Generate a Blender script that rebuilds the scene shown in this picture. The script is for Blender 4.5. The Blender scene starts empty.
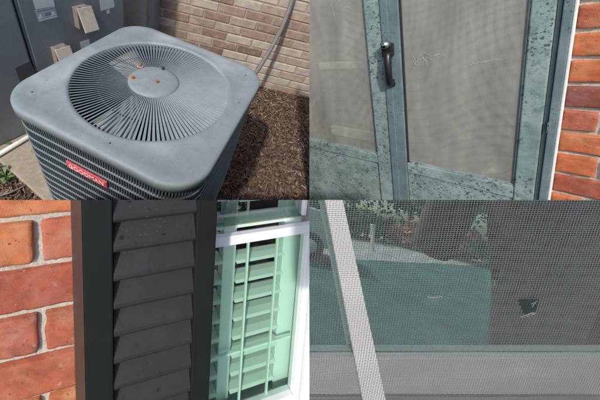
import bpy, bmesh, math, random
from mathutils import Vector, Matrix, noise
rng = random.Random(7)
scene = bpy.context.scene
COL = scene.collection
# ------------------------------------------------------------------ camera
H = 0.80                                   # height of the condenser's top
RIGHT = Vector((0.89868, 0.40137, 0.17686)); DOWN = Vector((0.39392, -0.56126, -0.72788)); FWD = Vector((-0.19289, 0.7238, -0.6625))
CAM = Vector((0.4647, -0.7504, 0.6744 + H))
F, PX, PY = 280.0, 215.0, 112.0            # focal length and principal point in pixels of the 600 x 400 photo
cd = bpy.data.cameras.new('camera'); co = bpy.data.objects.new('camera', cd); COL.objects.link(co)
co.matrix_world = Matrix(((RIGHT.x, -DOWN.x, -FWD.x, CAM.x), (RIGHT.y, -DOWN.y, -FWD.y, CAM.y), (RIGHT.z, -DOWN.z, -FWD.z, CAM.z), (0, 0, 0, 1)))
cd.sensor_width = 36; cd.sensor_fit = 'HORIZONTAL'; cd.lens = F / 600 * 36
cd.shift_x = (300 - PX) / 600; cd.shift_y = (PY - 200) / 600
cd.clip_start = 0.01; cd.clip_end = 500
scene.camera = co
# ------------------------------------------------------------------ world, sun, exposure
SUN = Vector((-0.13, -0.62, 0.78)).normalized()       # towards the sun
w = bpy.data.worlds.new('World'); scene.world = w; w.use_nodes = True
nt = w.node_tree; bg = nt.nodes['Background']; sk = nt.nodes.new('ShaderNodeTexSky'); sk.sky_type = 'NISHITA'; sk.sun_disc = False
sk.sun_elevation = math.asin(SUN.z); sk.sun_rotation = math.atan2(SUN.x, SUN.y); sk.air_density = 1.0; sk.dust_density = 2.5; sk.ozone_density = 1.0
nt.links.new(sk.outputs[0], bg.inputs[0]); bg.inputs[1].default_value = 0.15
sl = bpy.data.lights.new('sun', 'SUN'); so = bpy.data.objects.new('sun', sl); COL.objects.link(so)
sl.energy = 2.5; sl.angle = math.radians(2.5); sl.color = (1.0, 0.95, 0.87)
so.rotation_euler = SUN.to_track_quat('Z', 'Y').to_euler(); so.location = CAM + SUN * 8
scene.view_settings.view_transform = 'Standard'; scene.view_settings.look = 'None'; scene.view_settings.exposure = 0.38; scene.view_settings.gamma = 1.0
# ------------------------------------------------------------------ helpers
def ray(x, y): return RIGHT * ((x - PX) / F) + DOWN * ((y - PY) / F) + FWD
def camvec(c): return RIGHT * c[0] + DOWN * c[1] + FWD * c[2]
class Frame:
    """A plane in the world: u to the right along it, v up along it, w out of it towards the viewer."""
    def __init__(s, o, U, V):
        s.o = Vector(o); s.U = Vector(U).normalized(); s.W = s.U.cross(Vector(V)).normalized(); s.V = s.W.cross(s.U).normalized()
        s.M = Matrix(((s.U.x, s.V.x, s.W.x, s.o.x), (s.U.y, s.V.y, s.W.y, s.o.y), (s.U.z, s.V.z, s.W.z, s.o.z), (0, 0, 0, 1)))
    def uv(s, x, y, w=0.0):
        r = ray(x, y); t = (s.o + s.W * w - CAM).dot(s.W) / r.dot(s.W); q = CAM + r * t - s.o
        return q.dot(s.U), q.dot(s.V)
    def u(s, pts, w=0.0): return sum(s.uv(x, y, w)[0] for x, y in pts) / len(pts)
    def v(s, pts, w=0.0): return sum(s.uv(x, y, w)[1] for x, y in pts) / len(pts)
    def p(s, u, v, w): return s.o + s.U * u + s.V * v + s.W * w
def wall_frame(R, anchor, depth):
    return Frame(CAM + ray(*anchor) * depth, camvec([r[0] for r in R]), -camvec([r[1] for r in R]))
def ground(x, y, z=0.0):
    r = ray(x, y); return CAM + r * ((z - CAM.z) / r.z)
WORLD = Frame((0, 0, 0), (1, 0, 0), (0, 1, 0))
def link(name, me, parent=None, M=None, mat=None, smooth=False):
    o = bpy.data.objects.new(name, me); COL.objects.link(o)
    if parent: o.parent = parent
    if M is not None: o.matrix_local = M
    if mat and me and not me.materials: me.materials.append(mat)
    if smooth and me:
        for p in me.polygons: p.use_smooth = True
    return o
def tag(o, label, cat, group=None, kind=None):
    o['label'] = label
    if cat: o['category'] = cat
    if group: o['group'] = group
    if kind: o['kind'] = kind
    return o
def empty(name, M, label=None, cat=None, group=None):
    o = bpy.data.objects.new(name, None); COL.objects.link(o); o.matrix_world = M; o.empty_display_size = 0.05
    if label: tag(o, label, cat, group)
    return o
def mesh(bm, name='m'):
    me = bpy.data.meshes.new(name); bm.normal_update(); bm.to_mesh(me); bm.free(); return me
def box_bm(u0, u1, v0, v1, w0, w1, bev=0.0, seg=2, bm=None):
    b = bmesh.new()
    bmesh.ops.create_cube(b, size=1)
    for q in b.verts: q.co = Vector(((u0 + u1) / 2 + q.co.x * (u1 - u0), (v0 + v1) / 2 + q.co.y * (v1 - v0), (w0 + w1) / 2 + q.co.z * (w1 - w0)))
    if bev: bmesh.ops.bevel(b, geom=b.edges[:], offset=bev, segments=seg, affect='EDGES', profile=0.5)
    if bm is None: return b
    me = bpy.data.meshes.new('t'); b.to_mesh(me); b.free(); bm.from_mesh(me); bpy.data.meshes.remove(me); return bm
def box(name, parent, mat, u0, u1, v0, v1, w0, w1, bev=0.0, seg=2):
    return link(name, mesh(box_bm(u0, u1, v0, v1, w0, w1, bev, seg)), parent, None, mat)
def prism_bm(pts, w0, w1, bev=0.0):
    b = bmesh.new(); f = b.faces.new([b.verts.new((x, y, w0)) for x, y in pts]); b.normal_update()
    if f.normal.z > 0: f.normal_flip()
    r = bmesh.ops.extrude_face_region(b, geom=[f]); vs = [e for e in r['geom'] if isinstance(e, bmesh.types.BMVert)]
    for q in vs: q.co.z = w1
    bmesh.ops.recalc_face_normals(b, faces=b.faces[:])
    if bev: bmesh.ops.bevel(b, geom=b.edges[:], offset=bev, segments=2, affect='EDGES', profile=0.5)
    return b
def tube_bm(pts, r, n=8, bm=None, cap=True):
    b = bm or bmesh.new(); pts = [Vector(p) for p in pts]; rings = []; up = None
    for i, p in enumerate(pts):
        t = (pts[min(i + 1, len(pts) - 1)] - pts[max(i - 1, 0)]).normalized()
        a = up if up else (Vector((0, 0, 1)) if abs(t.z) < 0.9 else Vector((1, 0, 0)))
        x = (a - t * a.dot(t)).normalized(); up = x; y = t.cross(x); rr = r[i] if isinstance(r, (list, tuple)) else r
        rings.append([b.verts.new(p + (x * math.cos(2 * math.pi * k / n) + y * math.sin(2 * math.pi * k / n)) * rr) for k in range(n)])
    for a, c in zip(rings, rings[1:]):
        for k in range(n): b.faces.new((a[k], a[(k + 1) % n], c[(k + 1) % n], c[k]))
    if cap: b.faces.new(rings[0][::-1]); b.faces.new(rings[-1])
    return b
def lathe_bm(prof, n=48, bm=None):
    b = bm or bmesh.new(); rings = [[b.verts.new((r * math.cos(2 * math.pi * k / n), r * math.sin(2 * math.pi * k / n), z)) for k in range(n)] for r, z in prof]
    for a, c in zip(rings, rings[1:]):
        for k in range(n): b.faces.new((a[k], a[(k + 1) % n], c[(k + 1) % n], c[k]))
    if prof[0][0] > 0: b.faces.new(rings[0][::-1])
    if prof[-1][0] > 0: b.faces.new(rings[-1])
    bmesh.ops.recalc_face_normals(b, faces=b.faces[:]); return b
def clip(o, point, normal):
    """Saw an object off along a plane (keeps the side the normal points to)."""
    if o.type != 'MESH': return
    M = o.matrix_world if not o.parent else o.parent.matrix_world @ o.matrix_local
    if o.parent and o.parent.parent: M = o.parent.parent.matrix_world @ o.parent.matrix_local @ o.matrix_local
    d = [(M @ q.co - point).dot(normal) for q in o.data.vertices]
    if min(d) >= 0: return
    if max(d) <= 0: bpy.data.objects.remove(o); return
    if o.data.users > 1: o.data = o.data.copy()
    Mi = M.inverted(); b = bmesh.new(); b.from_mesh(o.data)
    r = bmesh.ops.bisect_plane(b, geom=b.verts[:] + b.edges[:] + b.faces[:], plane_co=Mi @ point, plane_no=(Mi.to_3x3() @ normal).normalized(), clear_inner=True, dist=1e-6)
    ed = [e for e in r['geom_cut'] if isinstance(e, bmesh.types.BMEdge)]
    try: bmesh.ops.holes_fill(b, edges=ed, sides=0)
    except Exception: pass
    b.to_mesh(o.data); b.free()
def clip_tree(root, point, normal):
    ch = list(root.children)
    for c in ch:
        clip_tree(c, point, normal)
    clip(root, point, normal)
EDGE_X = (RIGHT * F - FWD * (309.4 - PX)).normalized()          # outward (right) normal of the sheet that parts left from right
EDGE_Y = (DOWN * F - FWD * (200.0 - PY)).normalized()           # downward normal of the sheet that parts upper from lower
# ------------------------------------------------------------------ materials
def mat(name, c, rough=0.6, var=0.12, scale=8.0, bump=0.0, bscale=120.0, metal=0.0, spots=None, hue=None, spec=0.5, streak=None, detail=6, vspots=None):
    m = bpy.data.materials.new(name); m.use_nodes = True; n = m.node_tree.nodes; L = m.node_tree.links; p = n['Principled BSDF']
    geo = n.new('ShaderNodeNewGeometry'); pos = geo.outputs['Position']
    def nz(sc, det=6, ro=0.6, vec=None):
        t = n.new('ShaderNodeTexNoise'); t.inputs['Scale'].default_value = sc; t.inputs['Detail'].default_value = det; t.inputs['Roughness'].default_value = ro
        L.new(vec or pos, t.inputs['Vector']); return t.outputs['Fac']
    def ramp(src, a, b, ca=(0, 0, 0, 1), cb=(1, 1, 1, 1)):
        r = n.new('ShaderNodeValToRGB'); L.new(src, r.inputs[0]); r.color_ramp.elements[0].position = a; r.color_ramp.elements[1].position = b
        r.color_ramp.elements[0].color = ca; r.color_ramp.elements[1].color = cb; return r.outputs[0]
    def mix(fac, a, b):
        x = n.new('ShaderNodeMix'); x.data_type = 'RGBA'
        (L.new(fac, x.inputs[0]) if not isinstance(fac, (int, float)) else setattr(x.inputs[0], 'default_value', fac))
        for i, s in ((6, a), (7, b)):
            if isinstance(s, tuple): x.inputs[i].default_value = (*s[:3], 1)
            else: L.new(s, x.inputs[i])
        return x.outputs[2]
    lo = tuple(v * (1 - var) for v in c); hi = tuple(min(1, v * (1 + var)) for v in c)
    col = mix(ramp(nz(scale, detail), 0.3, 0.7), lo, hi)
    if hue: col = mix(ramp(nz(hue[1]), hue[2], hue[3]), col, hue[0])
    if streak:                                            # (colour, scale vector, from, to)
        mp = n.new('ShaderNodeMapping'); L.new(pos, mp.inputs[0]); mp.inputs['Scale'].default_value = streak[1]
        col = mix(ramp(nz(1.0, 5, 0.6, mp.outputs[0]), streak[2], streak[3]), col, streak[0])
    if spots:
        for (sc, scale2, a, b) in spots: col = mix(ramp(nz(scale2, 3, 0.5), a, b), col, sc)
    for (sc, vs, rad_, gate) in (vspots or []):
        dn = n.new('ShaderNodeTexNoise'); dn.inputs['Scale'].default_value = vs * 1.1; dn.inputs['Detail'].default_value = 3; L.new(pos, dn.inputs[0])
        ms = n.new('ShaderNodeVectorMath'); ms.operation = 'SCALE'; ms.inputs['Scale'].default_value = 1.0 / vs; L.new(dn.outputs['Color'], ms.inputs[0])
        av = n.new('ShaderNodeVectorMath'); L.new(pos, av.inputs[0]); L.new(ms.outputs[0], av.inputs[1])
        vo = n.new('ShaderNodeTexVoronoi'); vo.inputs['Scale'].default_value = vs; L.new(av.outputs[0], vo.inputs['Vector'])
        sp_ = n.new('ShaderNodeSeparateColor'); L.new(vo.outputs['Color'], sp_.inputs[0])
        rr = n.new('ShaderNodeMath'); rr.operation = 'MULTIPLY'; rr.inputs[1].default_value = rad_ * 2; L.new(sp_.outputs[0], rr.inputs[0])
        df = n.new('ShaderNodeMath'); df.operation = 'SUBTRACT'; L.new(rr.outputs[0], df.inputs[0]); L.new(vo.outputs['Distance'], df.inputs[1])
        gt = ramp(nz(9, 3), gate[0], gate[1]); mu_ = n.new('ShaderNodeMath'); mu_.operation = 'MULTIPLY'; L.new(ramp(df.outputs[0], -0.02, 0.13), mu_.inputs[0]); L.new(gt, mu_.inputs[1])
        col = mix(mu_.outputs[0], col, sc)
    L.new(col, p.inputs['Base Color']); p.inputs['Roughness'].default_value = rough; p.inputs['Metallic'].default_value = metal; p.inputs['Specular IOR Level'].default_value = spec
    if bump:
        b = n.new('ShaderNodeBump'); b.inputs['Strength'].default_value = 1.0; b.inputs['Distance'].default_value = bump; L.new(nz(bscale, 5, 0.65), b.inputs['Height']); L.new(b.outputs[0], p.inputs['Normal'])
    return m
def glass_mat(name, tint, refl, rough=0.0, gcol=(1, 1, 1)):
    m = bpy.data.materials.new(name); m.use_nodes = True; n = m.node_tree.nodes; L = m.node_tree.links; out = n['Material Output']; n.remove(n['Principled BSDF'])
    t = n.new('ShaderNodeBsdfTransparent'); t.inputs[0].default_value = (*tint, 1); g = n.new('ShaderNodeBsdfGlossy'); g.inputs['Roughness'].default_value = rough; g.inputs[0].default_value = (*gcol, 1)
    fr = n.new('ShaderNodeFresnel'); fr.inputs[0].default_value = 1.5; ad = n.new('ShaderNodeMath'); ad.operation = 'ADD'; ad.inputs[1].default_value = refl; ad.use_clamp = True
    L.new(fr.outputs[0], ad.inputs[0]); x = n.new('ShaderNodeMixShader'); L.new(ad.outputs[0], x.inputs[0]); L.new(t.outputs[0], x.inputs[1]); L.new(g.outputs[0], x.inputs[2]); L.new(x.outputs[0], out.inputs[0])
    return m
M = {}
M['ac'] = mat('painted_steel', (0.200, 0.238, 0.256), 0.6, 0.10, 14, 0.0006, 300, spots=[((0.30, 0.34, 0.36), 5.0, 0.52, 0.72)], hue=((0.16, 0.195, 0.215), 30, 0.55, 0.75), vspots=[((0.13, 0.15, 0.16), 170, 0.16, (0.40, 0.6)), ((0.34, 0.36, 0.36), 120, 0.15, (0.5, 0.7))], streak=((0.27, 0.30, 0.31), (60, 6, 20), 0.58, 0.8))
M['ac_vane'] = mat('vane_steel', (0.18, 0.222, 0.245), 0.6, 0.12, 20)
M['ac_dark'] = mat('fin_steel', (0.075, 0.092, 0.104), 0.5, 0.2, 40)
M['ac_rib'] = mat('rib_steel', (0.135, 0.165, 0.185), 0.55, 0.15, 30)
M['coil'] = mat('coil_black', (0.030, 0.034, 0.038), 0.8, 0.2, 40)
M['blade'] = mat('fan_blade', (0.34, 0.34, 0.33), 0.5, 0.15, 25, hue=((0.22, 0.21, 0.19), 18, 0.55, 0.8))
M['rust'] = mat('rust', (0.30, 0.10, 0.035), 0.85, 0.4, 120, 0.001, 300)
M['rust_stain'] = mat('rust_stain', (0.34, 0.25, 0.18), 0.8, 0.25, 90)
M['red'] = mat('red_plate', (0.50, 0.075, 0.09), 0.5, 0.12, 30, hue=((0.55, 0.22, 0.22), 60, 0.55, 0.75))
M['red_light'] = mat('faded_lettering', (0.80, 0.50, 0.50), 0.55, 0.1, 60)
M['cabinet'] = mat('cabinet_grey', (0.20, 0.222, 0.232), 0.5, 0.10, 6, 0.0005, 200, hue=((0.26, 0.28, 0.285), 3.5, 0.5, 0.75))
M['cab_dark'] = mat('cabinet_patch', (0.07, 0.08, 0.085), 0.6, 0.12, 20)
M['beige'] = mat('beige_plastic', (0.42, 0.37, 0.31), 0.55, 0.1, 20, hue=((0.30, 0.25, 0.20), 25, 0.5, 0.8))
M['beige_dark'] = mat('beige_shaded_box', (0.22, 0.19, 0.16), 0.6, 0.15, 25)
M['paper'] = mat('white_label', (0.62, 0.64, 0.64), 0.6, 0.06, 40)
M['print'] = mat('label_print', (0.18, 0.22, 0.27), 0.6, 0.1, 80)
M['print2'] = mat('label_print_pale', (0.40, 0.44, 0.48), 0.6, 0.1, 80)
M['tan'] = mat('tan_panel', (0.28, 0.25, 0.21), 0.7, 0.25, 12, 0.001, 120, hue=((0.36, 0.31, 0.24), 8, 0.45, 0.7))
M['grey_metal'] = mat('grey_metal', (0.14, 0.16, 0.17), 0.5, 0.1, 20)
M['pvc'] = mat('white_pipe', (0.66, 0.64, 0.58), 0.45, 0.08, 20, hue=((0.45, 0.40, 0.32), 30, 0.6, 0.8))
M['cable'] = mat('cable_grey', (0.17, 0.165, 0.16), 0.6, 0.12, 40)
M['soil'] = mat('soil', (0.055, 0.036, 0.026), 0.95, 0.35, 40, 0.01, 90)
for i, c in enumerate([(0.115, 0.07, 0.05), (0.16, 0.105, 0.075), (0.075, 0.045, 0.033), (0.22, 0.155, 0.11), (0.36, 0.27, 0.19)]): M['chip%d' % i] = mat('mulch_chip_%d' % i, c, 0.9, 0.3, 60)
M['concrete'] = mat('concrete', (0.30, 0.255, 0.195), 0.9, 0.18, 9, 0.002, 130, hue=((0.40, 0.35, 0.28), 40, 0.5, 0.8), spots=[((0.17, 0.14, 0.10), 14, 0.6, 0.8)])
M['leaf'] = mat('weed_leaf', (0.09, 0.19, 0.05), 0.6, 0.2, 40)
M['tmortar'] = mat('tan_mortar', (0.36, 0.295, 0.23), 0.95, 0.12, 20, 0.002, 200)
TB = [(0.27, 0.185, 0.14), (0.32, 0.23, 0.175), (0.235, 0.155, 0.115), (0.37, 0.285, 0.225), (0.42, 0.365, 0.305), (0.46, 0.41, 0.355), (0.19, 0.13, 0.10)]
for i, c in enumerate(TB): M['tb%d' % i] = mat('tan_brick_%d' % i, c, 0.9, 0.22, 22, 0.003, 150, hue=((0.45, 0.40, 0.34), 14, 0.58, 0.8))
M['mortar'] = mat('pale_mortar', (0.52, 0.485, 0.42), 0.95, 0.16, 45, 0.0035, 260, spots=[((0.36, 0.32, 0.26), 60, 0.58, 0.72)])
RB = [(0.40, 0.105, 0.05), (0.50, 0.135, 0.05), (0.36, 0.085, 0.045), (0.50, 0.155, 0.06), (0.43, 0.125, 0.07), (0.24, 0.07, 0.05)]
for i, c in enumerate(RB): M['rb%d' % i] = mat('red_brick_%d' % i, c, 0.85, 0.20, 34, 0.0018, 650, hue=((min(1, c[0] * 1.15), c[1] * 1.9, c[2] * 2.4), 22, 0.46, 0.74), spots=[((0.13, 0.05, 0.035), 150, 0.64, 0.74), ((0.48, 0.33, 0.25), 55, 0.66, 0.80)], streak=((c[0] * 0.62, c[1] * 0.55, c[2] * 0.6), (9, 30, 30), 0.56, 0.75))
M['teal'] = mat('teal_weathered', (0.175, 0.245, 0.24), 0.65, 0.20, 22, 0.0008, 300, hue=((0.27, 0.345, 0.335), 11, 0.38, 0.72), spots=[((0.13, 0.19, 0.19), 45, 0.55, 0.72)], vspots=[((0.055, 0.085, 0.09), 80, 0.25, (0.40, 0.55)), ((0.06, 0.09, 0.095), 135, 0.26, (0.38, 0.54)), ((0.07, 0.105, 0.11), 260, 0.24, (0.40, 0.6))])
M['teal2'] = mat('teal_dull', (0.115, 0.165, 0.18), 0.55, 0.16, 20, 0.0006, 300, vspots=[((0.06, 0.095, 0.105), 110, 0.22, (0.40, 0.55))], hue=((0.16, 0.225, 0.23), 12, 0.5, 0.75))
M['black'] = mat('black_plastic', (0.012, 0.013, 0.015), 0.35, 0.2, 40)
M['chrome'] = mat('bright_metal', (0.75, 0.75, 0.75), 0.15, 0.05, 40, metal=1.0)
M['spline_shadow'] = mat('spline_shadow', (0.015, 0.018, 0.02), 0.7, 0.2, 40)
M['caulk'] = mat('white_caulk', (0.72, 0.71, 0.68), 0.7, 0.08, 40, 0.001, 200)
M['inner'] = mat('inner_door_paint', (0.20, 0.195, 0.18), 0.6, 0.08, 6)
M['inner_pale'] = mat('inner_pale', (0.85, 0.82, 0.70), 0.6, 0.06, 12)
M['scuff'] = mat('pale_scuff', (0.56, 0.56, 0.54), 0.7, 0.1, 100)
M['shutter'] = mat('black_green_paint', (0.0085, 0.0105, 0.0095), 0.6, 0.12, 20, 0.0001, 300, spec=0.2)
M['louver'] = mat('charcoal_louver', (0.0205, 0.0208, 0.0218), 0.62, 0.10, 25, 0.00015, 350, spec=0.22, vspots=[((0.0055, 0.0055, 0.006), 85, 0.19, (0.46, 0.6)), ((0.045, 0.046, 0.048), 160, 0.16, (0.5, 0.7))], hue=((0.026, 0.028, 0.031), 14, 0.5, 0.75))
M['shutter_side'] = mat('shutter_edge', (0.040, 0.028, 0.024), 0.5, 0.15, 20)
M['vinyl'] = mat('white_vinyl', (0.80, 0.80, 0.82), 0.35, 0.03, 20)
M['vinyl_grey'] = mat('grey_track', (0.33, 0.33, 0.34), 0.5, 0.1, 20)
M['mint'] = mat('white_shutter_paint', (0.76, 0.82, 0.78), 0.4, 0.03, 12)
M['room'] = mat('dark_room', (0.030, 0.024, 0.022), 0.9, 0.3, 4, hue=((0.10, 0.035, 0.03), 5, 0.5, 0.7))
M['glass3'] = glass_mat('green_glass', (0.78, 0.97, 0.885), 0.0)
M['glass3b'] = glass_mat('grey_green_glass', (0.42, 0.52, 0.48), 0.12)
M['glass4'] = glass_mat('window_glass', (0.40, 0.55, 0.53), 0.70, 0.0, (0.76, 1.0, 0.98))
M['wire'] = mat('screen_wire', (0.155, 0.15, 0.14), 0.55, 0.10, 60)
M['wire_dark'] = mat('screen_wire_frayed', (0.30, 0.295, 0.28), 0.5, 0.10, 60)
M['sashgrey'] = mat('grey_sash', (0.25, 0.26, 0.25), 0.55, 0.07, 8)
M['muntin'] = mat('white_muntin', (0.58, 0.57, 0.57), 0.5, 0.04, 20)
M['slate'] = mat('slate_track', (0.06, 0.066, 0.078), 0.6, 0.1, 20)
M['backing'] = mat('teal_backing', (0.028, 0.060, 0.062), 0.9, 0.25, 9)
M['backing2'] = mat('plum_backing', (0.045, 0.036, 0.042), 0.9, 0.25, 9)
M['grass'] = mat('lawn_grass', (0.036, 0.150, 0.130), 0.9, 0.35, 6, 0.02, 40, hue=((0.022, 0.085, 0.08), 0.9, 0.4, 0.65))
M['grass_far'] = mat('sunny_grass', (0.17, 0.20, 0.07), 0.9, 0.25, 3, hue=((0.24, 0.23, 0.10), 0.5, 0.45, 0.65))
M['asphalt'] = mat('drive_concrete', (0.42, 0.37, 0.34), 0.9, 0.12, 4)
M['path'] = mat('tan_path', (0.55, 0.42, 0.33), 0.9, 0.12, 4)
M['cream'] = mat('cream_car_paint', (0.80, 0.72, 0.52), 0.35, 0.03, 4)
M['tyre'] = mat('tyre', (0.02, 0.02, 0.022), 0.8, 0.2, 40)
M['carglass'] = mat('car_glass', (0.05, 0.06, 0.07), 0.1, 0.1, 3)
M['post'] = mat('white_post', (0.85, 0.76, 0.70), 0.6, 0.04, 20)
M['bush'] = mat('bush_leaf', (0.075, 0.12, 0.045), 0.8, 0.4, 3)
M['bush2'] = mat('flower_leaf', (0.45, 0.17, 0.12), 0.8, 0.4, 3)
M['bark'] = mat('bark', (0.09, 0.065, 0.05), 0.9, 0.3, 12)
M['cloth'] = mat('dark_jacket', (0.11, 0.055, 0.062), 0.9, 0.25, 6)
M['skin'] = mat('skin', (0.42, 0.24, 0.17), 0.6, 0.08, 20)
M['hair'] = mat('hair', (0.08, 0.045, 0.025), 0.7, 0.2, 60)
# two wire cloths woven at slightly different pitch: fine alpha weave, too fine to pick apart at the door's distance
def weave_mat(name, fr, pitch, cover, col, bulge):
    m = bpy.data.materials.new(name); m.use_nodes = True; n = m.node_tree.nodes; L = m.node_tree.links; out = n['Material Output']; p = n['Principled BSDF']
    tc = n.new('ShaderNodeTexCoord'); sx = n.new('ShaderNodeSeparateXYZ')
    src = tc.outputs['Object']
    if bulge:
        nz = n.new('ShaderNodeTexNoise'); nz.inputs['Scale'].default_value = bulge[1]; nz.inputs['Detail'].default_value = 0; L.new(src, nz.inputs[0])
        sc = n.new('ShaderNodeVectorMath'); sc.operation = 'SCALE'; sc.inputs['Scale'].default_value = bulge[0]; L.new(nz.outputs['Color'], sc.inputs[0])
        ad = n.new('ShaderNodeVectorMath'); L.new(src, ad.inputs[0]); L.new(sc.outputs[0], ad.inputs[1]); src = ad.outputs[0]
    L.new(src, sx.inputs[0])
    outs = []
    for ax in (0, 1):
        a = n.new('ShaderNodeMath'); a.operation = 'MULTIPLY'; a.inputs[1].default_value = 1 / pitch; L.new(sx.outputs[ax], a.inputs[0])
        b = n.new('ShaderNodeMath'); b.operation = 'FRACT'; L.new(a.outputs[0], b.inputs[0])
        c = n.new('ShaderNodeMath'); c.operation = 'LESS_THAN'; c.inputs[1].default_value = cover; L.new(b.outputs[0], c.inputs[0]); outs.append(c.outputs[0])
    mx = n.new('ShaderNodeMath'); mx.operation = 'MAXIMUM'; L.new(outs[0], mx.inputs[0]); L.new(outs[1], mx.inputs[1])
    dn = n.new('ShaderNodeTexNoise'); dn.inputs['Scale'].default_value = 5; dn.inputs['Detail'].default_value = 6; dn.inputs['Roughness'].default_value = 0.65; mp = n.new('ShaderNodeMapping'); mp.inputs['Scale'].default_value = (2.2, 0.5, 1); L.new(tc.outputs['Object'], mp.inputs[0]); L.new(mp.outputs[0], dn.inputs[0])
    rp = n.new('ShaderNodeValToRGB'); rp.color_ramp.elements[0].position = 0.3; rp.color_ramp.elements[1].position = 0.72; rp.color_ramp.elements[0].color = (*[c * 0.72 for c in col], 1); rp.color_ramp.elements[1].color = (*[min(1, c * 1.3) for c in col], 1); L.new(dn.outputs[0], rp.inputs[0]); L.new(rp.outputs[0], p.inputs['Base Color'])
    p.inputs['Roughness'].default_value = 0.55; L.new(mx.outputs[0], p.inputs['Alpha'])
    return m

# ================================================================== setting
def sheet(name, pts, z, m):
    me = bpy.data.meshes.new(name); me.from_pydata([(x, y, z) for x, y in pts], [], [tuple(range(len(pts)))]); o = link(name, me, None, None, m); o['kind'] = 'structure'; return o
sheet('ground', [(-150, -150), (150, -150), (150, 150), (-150, 150)], 0.0, M['soil'])

# ---- bricks
def rough_brick(L, h, d, seed, n=(16, 7, 3), rnd=0.0026, amp=0.0009):
    b = bmesh.new(); bmesh.ops.create_cube(b, size=2)
    bmesh.ops.delete(b, geom=b.verts[:], context='VERTS')
    vs = {}
    def V(i, j, k):
        key = (i, j, k)
        if key not in vs:
            p = Vector((i / n[0] - 0.5, j / n[1] - 0.5, k / n[2] - 0.5)); p = Vector((p.x * L, p.y * h, p.z * d))
            c = Vector((max(-L / 2 + rnd, min(L / 2 - rnd, p.x)), max(-h / 2 + rnd, min(h / 2 - rnd, p.y)), max(-d / 2 + rnd, min(d / 2 - rnd, p.z)))); o = p - c
            if o.length > 1e-9: p = c + o.normalized() * min(rnd, o.length)
            s = Vector((seed * 3.7, seed * 1.3, seed * 2.1))
            e = 0.7 + 1.1 * (o.length > rnd * 0.9)
            p += noise.noise_vector(p * 40 + s) * amp * e + noise.noise_vector(p * 190 + s) * amp * 0.7 * e
            if noise.noise(p * 30 + s * 2) > 0.38 and o.length > rnd * 0.9: p -= p.normalized() * 0.002
            vs[key] = b.verts.new(p)
        return vs[key]
    for a, (A, B, C) in enumerate(((0, 1, 2), (1, 2, 0), (0, 2, 1))):
        for s in (0, 1):
            for i in range(n[A]):
                for j in range(n[B]):
                    def K(i, j):
                        q = [0, 0, 0]; q[A] = i; q[B] = j; q[C] = s * n[C]; return V(*q)
                    b.faces.new((K(i, j), K(i + 1, j), K(i + 1, j + 1), K(i, j + 1)))
    bmesh.ops.recalc_face_normals(b, faces=b.faces[:])
    return mesh(b, 'brick')
def red_wall(fr, label, cat, u0, u1, beds, first, L=0.20, joint=0.010, depth=0.09, pick=None, vmin=None, group=None):
    """beds: list of v of mortar-joint centres from the top down; first(row) -> u of one head joint in that row."""
    root = empty('brick_wall', fr.M, label, cat, group)
    vm = beds[-1] if vmin is None else vmin
    link('mortar', mesh(box_bm(u0, u1, vm, beds[0], -depth - 0.02, -0.0095)), root, None, M['mortar'])
    g = link('mortar_face', None, root) if False else None
    k = 0
    for r in range(len(beds) - 1):
        t, bt = beds[r], beds[r + 1]; h = t - bt - joint; vc = (t + bt) / 2; s = first(r)
        i0 = int(math.floor((u0 - s) / (L + joint))) - 1; u = s + i0 * (L + joint)
        while u < u1:
            a, c = max(u + joint / 2, u0), min(u + L + joint / 2, u1)
            if c - a > 0.02:
                me = rough_brick(c - a, h, depth, k + r * 31, n=(max(4, int((c - a) / 0.006)), 12, 5))
                o = link('brick', me, root, Matrix.Translation(((a + c) / 2, vc, -depth / 2 + rng.uniform(-0.0015, 0.002))), M['rb%d' % (pick(r, u) if pick else rng.choice([0, 0, 1, 1, 2, 3, 4, 4, 5]))], True); k += 1
            u += L + joint
    return root
# ================================================================== upper left: the condenser corner
# tan brick wall
WB0 = Vector((0.235, 1.42, 0)); wy = math.radians(15)
FW = Frame(WB0, (math.cos(wy), math.sin(wy), 0), (0, 0, 1))
wroot = empty('brick_wall', FW.M, 'tan and whitewashed brick wall behind the air conditioner', 'wall')
link('mortar', mesh(box_bm(-1.35, 1.0, -0.02, 2.35, -0.12, -0.006)), wroot, None, M['tmortar'])
bl, bh, bj = 0.205, 0.064, 0.011
tb_mesh = []
for i in range(8):
    b = box_bm(-bl / 2, bl / 2, -bh / 2, bh / 2, -0.05, 0.0, 0.004, 1)
    for q in b.verts: q.co += noise.noise_vector(q.co * 30 + Vector((i * 5.1, 0, 0))) * 0.002
    tb_mesh.append(mesh(b, 'brick'))
for r in range(31):
    for c in range(-7, 5):
        u = (c + (0.5 if r % 2 else 0)) * (bl + bj) + 0.04; v = 0.03 + r * (bh + bj)
        if u < -1.25 or u > 0.9: continue
        o = link('brick', rng.choice(tb_mesh), wroot, Matrix.Translation((u, v, rng.uniform(-0.002, 0.002))))
        if not o.data.materials: o.data.materials.append(None)
        o.material_slots[0].link = 'OBJECT'
        wh = noise.noise(Vector((u * 1.3, v * 2.2, 3.1)))
        o.material_slots[0].material = M['tb%d' % (rng.choice([3, 4, 4, 5, 1]) if wh > 0.12 else rng.choice([0, 0, 1, 1, 2, 3, 6, 4]))]
# panel beside the cabinets
u0, v0 = FW.uv(124, 14, 0.22); u1, _ = FW.uv(147, 14, 0.22); u2, _ = FW.uv(154, 14, 0.22)
pn = empty('utility_panel', FW.M @ Matrix.Translation((0, 0, 0)), 'weathered tan panel with a grey metal edge between cabinet and brick wall', 'panel')
box('board', pn, M['tan'], u0 - 0.10, u1, 0.0, 2.3, 0.10, 0.22, 0.004); box('edge_strip', pn, M['grey_metal'], u1 + 0.001, u2, 0.0, 2.3, 0.08, 0.226, 0.004)
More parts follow.
